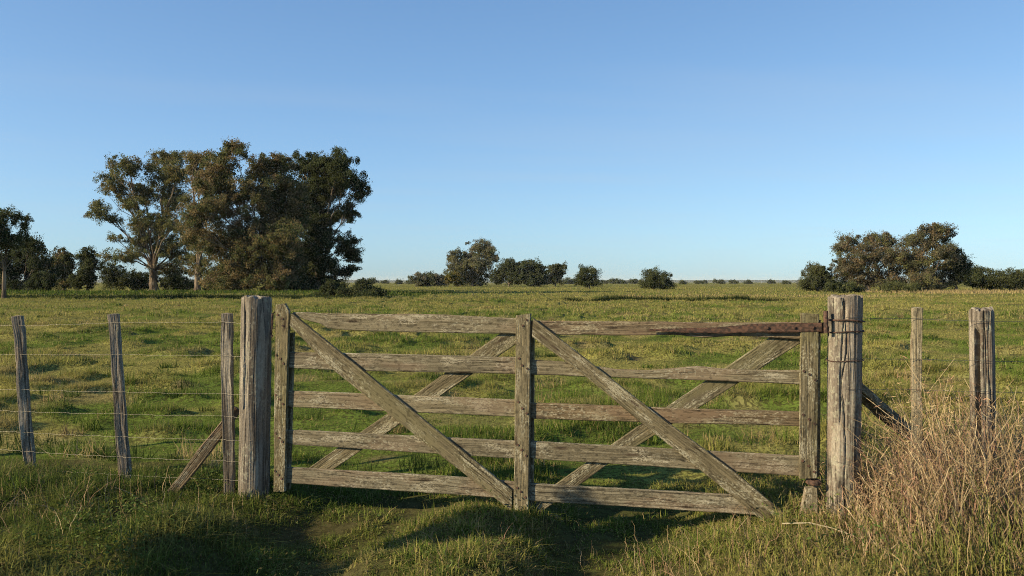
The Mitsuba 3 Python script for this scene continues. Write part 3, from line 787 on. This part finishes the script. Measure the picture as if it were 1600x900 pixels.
tree('tree', 'tall airy eucalyptus with pale trunk and see-through crown, left in the big tree group', (240, 457), 130,
     [(250, 240, 34, 12), (205, 262, 30, 16), (248, 268, 32, 24), (172, 288, 20, 20), (166, 330, 17, 14), (205, 298, 26, 18), (255, 308, 26, 20), (281, 272, 17, 18), (210, 350, 28, 14, 0.8),
      (285, 352, 22, 12), (232, 378, 30, 20, 0.8), (268, 388, 22, 22, 0.8), (180, 372, 20, 7, 0.35), (198, 402, 26, 12, 0.4), (252, 420, 34, 14, 0.7), (292, 405, 13, 18, 0.6), (262, 345, 16, 22, 0.7), (215, 322, 22, 13, 0.7), (190, 312, 18, 10, 0.6), (236, 345, 22, 14, 0.8), (214, 376, 24, 14, 0.7), (184, 346, 20, 10, 0.5), (226, 402, 24, 12, 0.6), (300, 318, 12, 14, 0.5), (290, 378, 16, 12, 0.6)],
     42000, 0.22, EU, 0.66, 101, 0.85, fork=0.16, limb=0.8)
tree('tree', 'slender sparse tree with bare pale stems between the airy eucalyptus and the big brown tree', (308, 458), 124,
     [(312, 250, 20, 11), (302, 262, 9, 10), (306, 285, 11, 20, 0.5), (328, 285, 12, 18), (305, 330, 10, 14, 0.5), (312, 372, 10, 20, 0.8), (303, 412, 13, 24, 0.9)], 7000, 0.25, BROWN[:2] + EU[:2], 0.45, 102, 0.9, fork=0.2)
tree('tree', 'massive brownish green tree, broadest of the group behind the left gate post', (421, 461), 106,
     [(348, 262, 26, 20), (374, 240, 26, 14), (345, 292, 32, 24), (402, 258, 32, 20), (430, 252, 22, 16), (350, 332, 38, 26), (398, 308, 36, 30), (438, 296, 28, 30), (342, 385, 34, 30), (390, 368, 38, 32),
      (432, 355, 32, 32), (335, 428, 26, 20), (380, 418, 40, 28), (440, 408, 28, 30), (362, 446, 30, 10), (450, 438, 24, 14), (415, 430, 30, 24), (455, 380, 26, 34), (425, 330, 34, 34), (460, 330, 24, 30), (415, 390, 36, 30), (320, 360, 16, 34)], 90000, 0.22, BROWN + EU[2:3] + MIDG[:1], 0.8, 103, 0.85, fork=0.12, limb=0.5, swell=1.03)
tree('tree', 'dark green spreading tree with drooping right side, rightmost of the big group', (498, 459), 116,
     [(468, 252, 26, 16), (500, 262, 26, 18), (532, 260, 26, 18), (548, 283, 22, 16), (564, 300, 12, 18), (508, 292, 34, 24), (478, 300, 28, 30), (546, 332, 12, 14), (522, 336, 22, 12, 0.6), (488, 345, 28, 26),
      (500, 388, 30, 18), (540, 382, 18, 16), (549, 400, 11, 14), (480, 405, 26, 28), (470, 440, 26, 18), (515, 440, 22, 12), (505, 360, 22, 20), (512, 414, 26, 12, 0.8), (536, 422, 20, 9, 0.8), (485, 442, 22, 12)], 64000, 0.23, DARK + MIDG[2:], 0.8, 104, 0.85, fork=0.2, limb=0.5, swell=1.03)
tree('tree', 'sparse tall tree cut off by the left edge of the picture', (6, 470), 70,
     [(15, 338, 16, 11, 0.7), (28, 347, 11, 10, 0.6), (0, 350, 20, 18, 0.8), (14, 375, 22, 14), (-22, 355, 28, 28), (-12, 392, 26, 22), (32, 368, 10, 8, 0.6)], 16000, 0.13, DARK + MIDG, 0.17, 105, 0.55, fork=0.35)
tree('tree', 'dark bushy tree beside the far left fence post, in front of pale sky', (38, 458), 112,
     [(30, 398, 30, 24), (60, 386, 12, 14), (66, 412, 10, 12), (8, 420, 30, 28), (48, 428, 26, 22), (20, 446, 34, 12)], 17000, 0.22, DARK, 0.4, 106, 0.8, fork=0.1)
tree('tree', 'small green tree with light reddish base, left one of the small pair', (100, 457), 128, [(97, 400, 12, 12), (90, 420, 15, 16), (108, 414, 11, 14), (100, 440, 20, 14)], 7000, 0.22, MIDG + BROWN[:1], 0.25, 107, 0.7, fork=0.12)
tree('tree', 'narrow dark small tree, right one of the small pair', (137, 457), 128, [(134, 400, 12, 14), (140, 416, 13, 16), (135, 436, 17, 18)], 7000, 0.22, DARK + MIDG[:1], 0.25, 108, 0.7, fork=0.12)
SH = 'shrubs under the left trees'
for i, (bx, by, zero, bl, cols, lab) in enumerate((
        ((172, 456), 135, 0, [(168, 418, 14, 9, 0.7), (178, 435, 22, 18)], MIDG, 'mid green shrub right of the narrow dark small tree'),
        ((212, 456), 133, 0, [(205, 436, 22, 14), (222, 444, 18, 10)], DARK, 'dark low shrub left of the pale eucalyptus trunk'),
        ((275, 456), 132, 0, [(270, 440, 22, 14), (290, 446, 16, 10)], MIDG, 'mid green shrub right of the pale eucalyptus trunk'),
        ((340, 462), 110, 0, [(335, 448, 22, 11), (362, 452, 18, 9)], MIDG, 'low green shrub at the left foot of the massive tree'),
        ((455, 463), 108, 0, [(452, 448, 20, 11), (476, 454, 16, 8)], DARK, 'low dark shrub at the right foot of the massive tree'),
        ((574, 466), 82, 0, [(570, 446, 10, 10, 0.8), (586, 459, 15, 8), (562, 460, 16, 8)], DARK, 'dark rounded bush standing alone right of the big tree group'),
        ((528, 466), 84, 0, [(522, 452, 18, 10), (545, 459, 18, 8), (505, 460, 14, 7)], DARK, 'dark shrub between the rightmost big tree and the lone rounded bush'),
        ((70, 462), 105, 0, [(72, 440, 16, 12), (60, 450, 18, 8)], DARK, 'dark shrub filling the gap left of the small pair'))):
    tree('shrub', lab, bx, by, bl, 5000, 0.19, DARK if 'dark' in lab else MIDG, 0.10, 200 + i, 0.6, 'shrub', fork=0.1)

# clump in the middle distance
for i, (lab, bx, by, Y, bl, n, cols, tr) in enumerate((
        ('grey green shrub at the left end of the middle clump', 662, 449, 300, [(655, 437, 12, 10), (668, 437, 12, 9)], 3500, GREY + MIDG[:1], 0.2),
        ('pale thin shrub just left of the tallest middle tree', 686, 448, 305, [(680, 438, 12, 8, 0.7), (694, 440, 8, 8)], 2500, GREY, 0.2),
        ('tallest pale topped tree of the middle clump', 738, 448, 310, [(750, 387, 20, 11), (712, 402, 13, 11), (732, 403, 16, 12), (766, 398, 13, 14), (746, 414, 25, 14), (716, 420, 18, 14), (742, 434, 28, 12)], 14000, GREY + EU[:2], 0.6),
        ('yellow green low bush in front of the tallest middle tree', 713, 450, 285, [(712, 438, 13, 11)], 2500, [(0.16, 0.13, 0.035), (0.10, 0.11, 0.03)], 0.15),
        ('dark round tree right of the tallest middle tree', 795, 449, 300, [(798, 418, 18, 11), (782, 430, 14, 12), (806, 434, 16, 12)], 7000, MIDG, 0.35),
        ('dark broad tree near the right end of the middle clump', 834, 449, 298, [(830, 418, 17, 11), (842, 430, 14, 12), (826, 436, 16, 11)], 7000, DARK + MIDG, 0.35),
        ('lighter flat topped tree ending the middle clump on the right', 868, 448, 320, [(868, 421, 16, 8), (866, 434, 14, 10)], 4500, MIDG + GREY[:1], 0.3),
        ('small lone tree with a lopsided crown right of the middle clump', 921, 453, 182, [(918, 426, 17, 9), (906, 437, 9, 9), (922, 440, 15, 9)], 6000, MIDG + DARK[:1], 0.22),
        ('dome shaped lone tree standing in open field centre right', 1028, 454, 167, [(1028, 432, 22, 11), (1014, 443, 12, 8), (1042, 443, 14, 9), (1028, 444, 20, 8)], 8000, MIDG, 0.22),
        ('wide grey green bush at the left end of the right tree group', 1278, 457, 140, [(1274, 430, 24, 16), (1258, 443, 14, 12), (1296, 440, 16, 15)], 9000, MIDG + GREY[:1], 0.25),
        ('reddish brown open tree, left one of the tall right group', 1355, 459, 136, [(1318, 389, 14, 10, 0.8), (1340, 378, 18, 13), (1370, 374, 20, 11), (1394, 378, 13, 14), (1350, 400, 30, 18), (1386, 405, 24, 20), (1320, 413, 20, 16), (1345, 430, 34, 20), (1390, 436, 26, 16)], 24000, RUSSET[:3] + GREY[:2] + EU[:1], 0.5),
        ('tallest grey topped tree of the right group', 1448, 459, 132, [(1450, 361, 22, 11), (1471, 370, 15, 14), (1440, 380, 24, 15), (1424, 402, 20, 15), (1466, 394, 22, 17), (1446, 420, 32, 20), (1470, 440, 28, 14), (1430, 440, 20, 14)], 24000, GREY + RUSSET[:1] + EU[:2], 0.5),
        ('dark tree leaning on the right side of the tallest right tree', 1494, 458, 134, [(1490, 404, 14, 13), (1502, 412, 11, 11), (1494, 430, 20, 20)], 8000, DARK + MIDG[:1], 0.3),
        ('rounded dark green tree second from the right edge', 1536, 457, 145, [(1532, 431, 24, 15), (1545, 442, 18, 11)], 7000, MIDG + DARK[:1], 0.25),
        ('green tree touching the right edge of the picture', 1588, 458, 142, [(1585, 434, 20, 12), (1600, 438, 22, 14), (1572, 444, 16, 9)], 7000, MIDG, 0.25),
        ('low dark shrub at the foot of the reddish brown tree', 1318, 461, 120, [(1312, 450, 16, 7), (1332, 453, 14, 6)], 3500, DARK + MIDG[:1], 0.08),
        ('low green shrub between the two tall right trees', 1400, 462, 118, [(1396, 450, 18, 8), (1418, 454, 12, 6)], 3500, MIDG, 0.08))):
    tree('shrub' if 'shrub' in lab or 'bush' in lab else 'tree', lab, (bx, by), Y, bl, n, 0.0017 * Y if Y > 200 else 0.22, cols, tr, 300 + i, 0.9 if Y < 200 else 1.5, 'shrub' if 'shrub' in lab or 'bush' in lab else 'tree', fork=0.14, per=5)

rng = np.random.default_rng(99)
for i, px in enumerate((576, 600, 622, 641, 884, 898, 944, 958, 972, 988, 1002, 1066, 1090, 1099, 1122, 1146, 1168, 1204, 1228)):
    Y = rng.uniform(620, 900)
    hpx = {576: 9, 958: 7, 988: 7, 1122: 6, 884: 9, 898: 8}.get(px, rng.uniform(3.0, 5.5))
    w = hpx * rng.uniform(1.2, 2.2)
    by = HY + EYE * F / Y
    tree('far_tree', 'tiny tree on the far skyline beyond the field', (px, by), Y, [(px, by - hpx * 0.55, w * 0.7, hpx * 0.5), (px + w * 0.4, by - hpx * 0.4, w * 0.5, hpx * 0.4)], 700, 0.0013 * Y, MIDG + DARK[:1], 0.2, 400 + i, 2.2, 'tree', 'tiny trees along the far skyline', fork=0.2, per=2)

# unseen young tree added left of the camera, crown shaped to shade the foreground
tree('tree', 'unseen slim young tree added left of the camera to shade the foreground', (-704, 1030), 3.42, [(-690, 600, 52, 60, 0.7), (-676, 530, 44, 40, 0.7), (-712, 470, 48, 50), (-696, 380, 40, 60, 0.8), (-712, 300, 44, 40), (-704, 230, 34, 30)], 5000, 0.045, DARK, 0.03, 500, 0.14, 'tree', fork=0.3)

# ------------------------------------------------------------------ reed blades, shade in their colour
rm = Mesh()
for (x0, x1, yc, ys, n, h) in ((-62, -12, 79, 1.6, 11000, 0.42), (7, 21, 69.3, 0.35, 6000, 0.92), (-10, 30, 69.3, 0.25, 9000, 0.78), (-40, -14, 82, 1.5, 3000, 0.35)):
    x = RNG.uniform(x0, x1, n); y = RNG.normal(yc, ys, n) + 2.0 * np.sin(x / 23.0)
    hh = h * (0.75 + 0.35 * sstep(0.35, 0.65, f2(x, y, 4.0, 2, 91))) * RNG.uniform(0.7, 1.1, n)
    col = np.array([(0.022, 0.036, 0.014), (0.032, 0.046, 0.018), (0.020, 0.030, 0.014)])[RNG.integers(0, 3, n)] * RNG.uniform(0.7, 1.3, n)[:, None]  # near black: the shadow band on the bank is put into the blade colour
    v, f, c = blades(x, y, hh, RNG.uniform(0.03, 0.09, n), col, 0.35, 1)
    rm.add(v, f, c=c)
rm.put('shade_rushes', 'blades')
tag('shade_rushes', 'reed blades along the field drain and bank, coloured near black as a shadow band', 'shade_rushes', kind='stuff')
bm = Mesh()
for (x0, x1, yc, ys, n, h, cl) in ((55, 95, 118, 5, 6000, 0.55, 'straw'), (-75, -14, 100, 8, 9000, 0.45, 'green'), (-75, -10, 90, 3, 6000, 0.4, 'dark'), (-75, -8, 108, 6, 6000, 0.5, 'dark'), (12, 45, 88, 4, 2500, 0.25, 'straw')):  # the dark strips paint tree shadow into the grass colour
    x = RNG.uniform(x0, x1, n); y = RNG.normal(yc, ys, n)
    col = PAL[cl] * RNG.uniform(0.6, 1.3, n)[:, None]
    v, f, c = blades(x, y, h * RNG.uniform(0.4, 1.2, n), RNG.uniform(0.06, 0.14, n), col, 0.4, 1)
    bm.add(v, f, c=c)
bm.put('bank_grass', 'blades')
tag('bank_grass', 'taller rough grass on the far bank below the trees, part coloured dark as tree shadow', 'grass', kind='stuff')
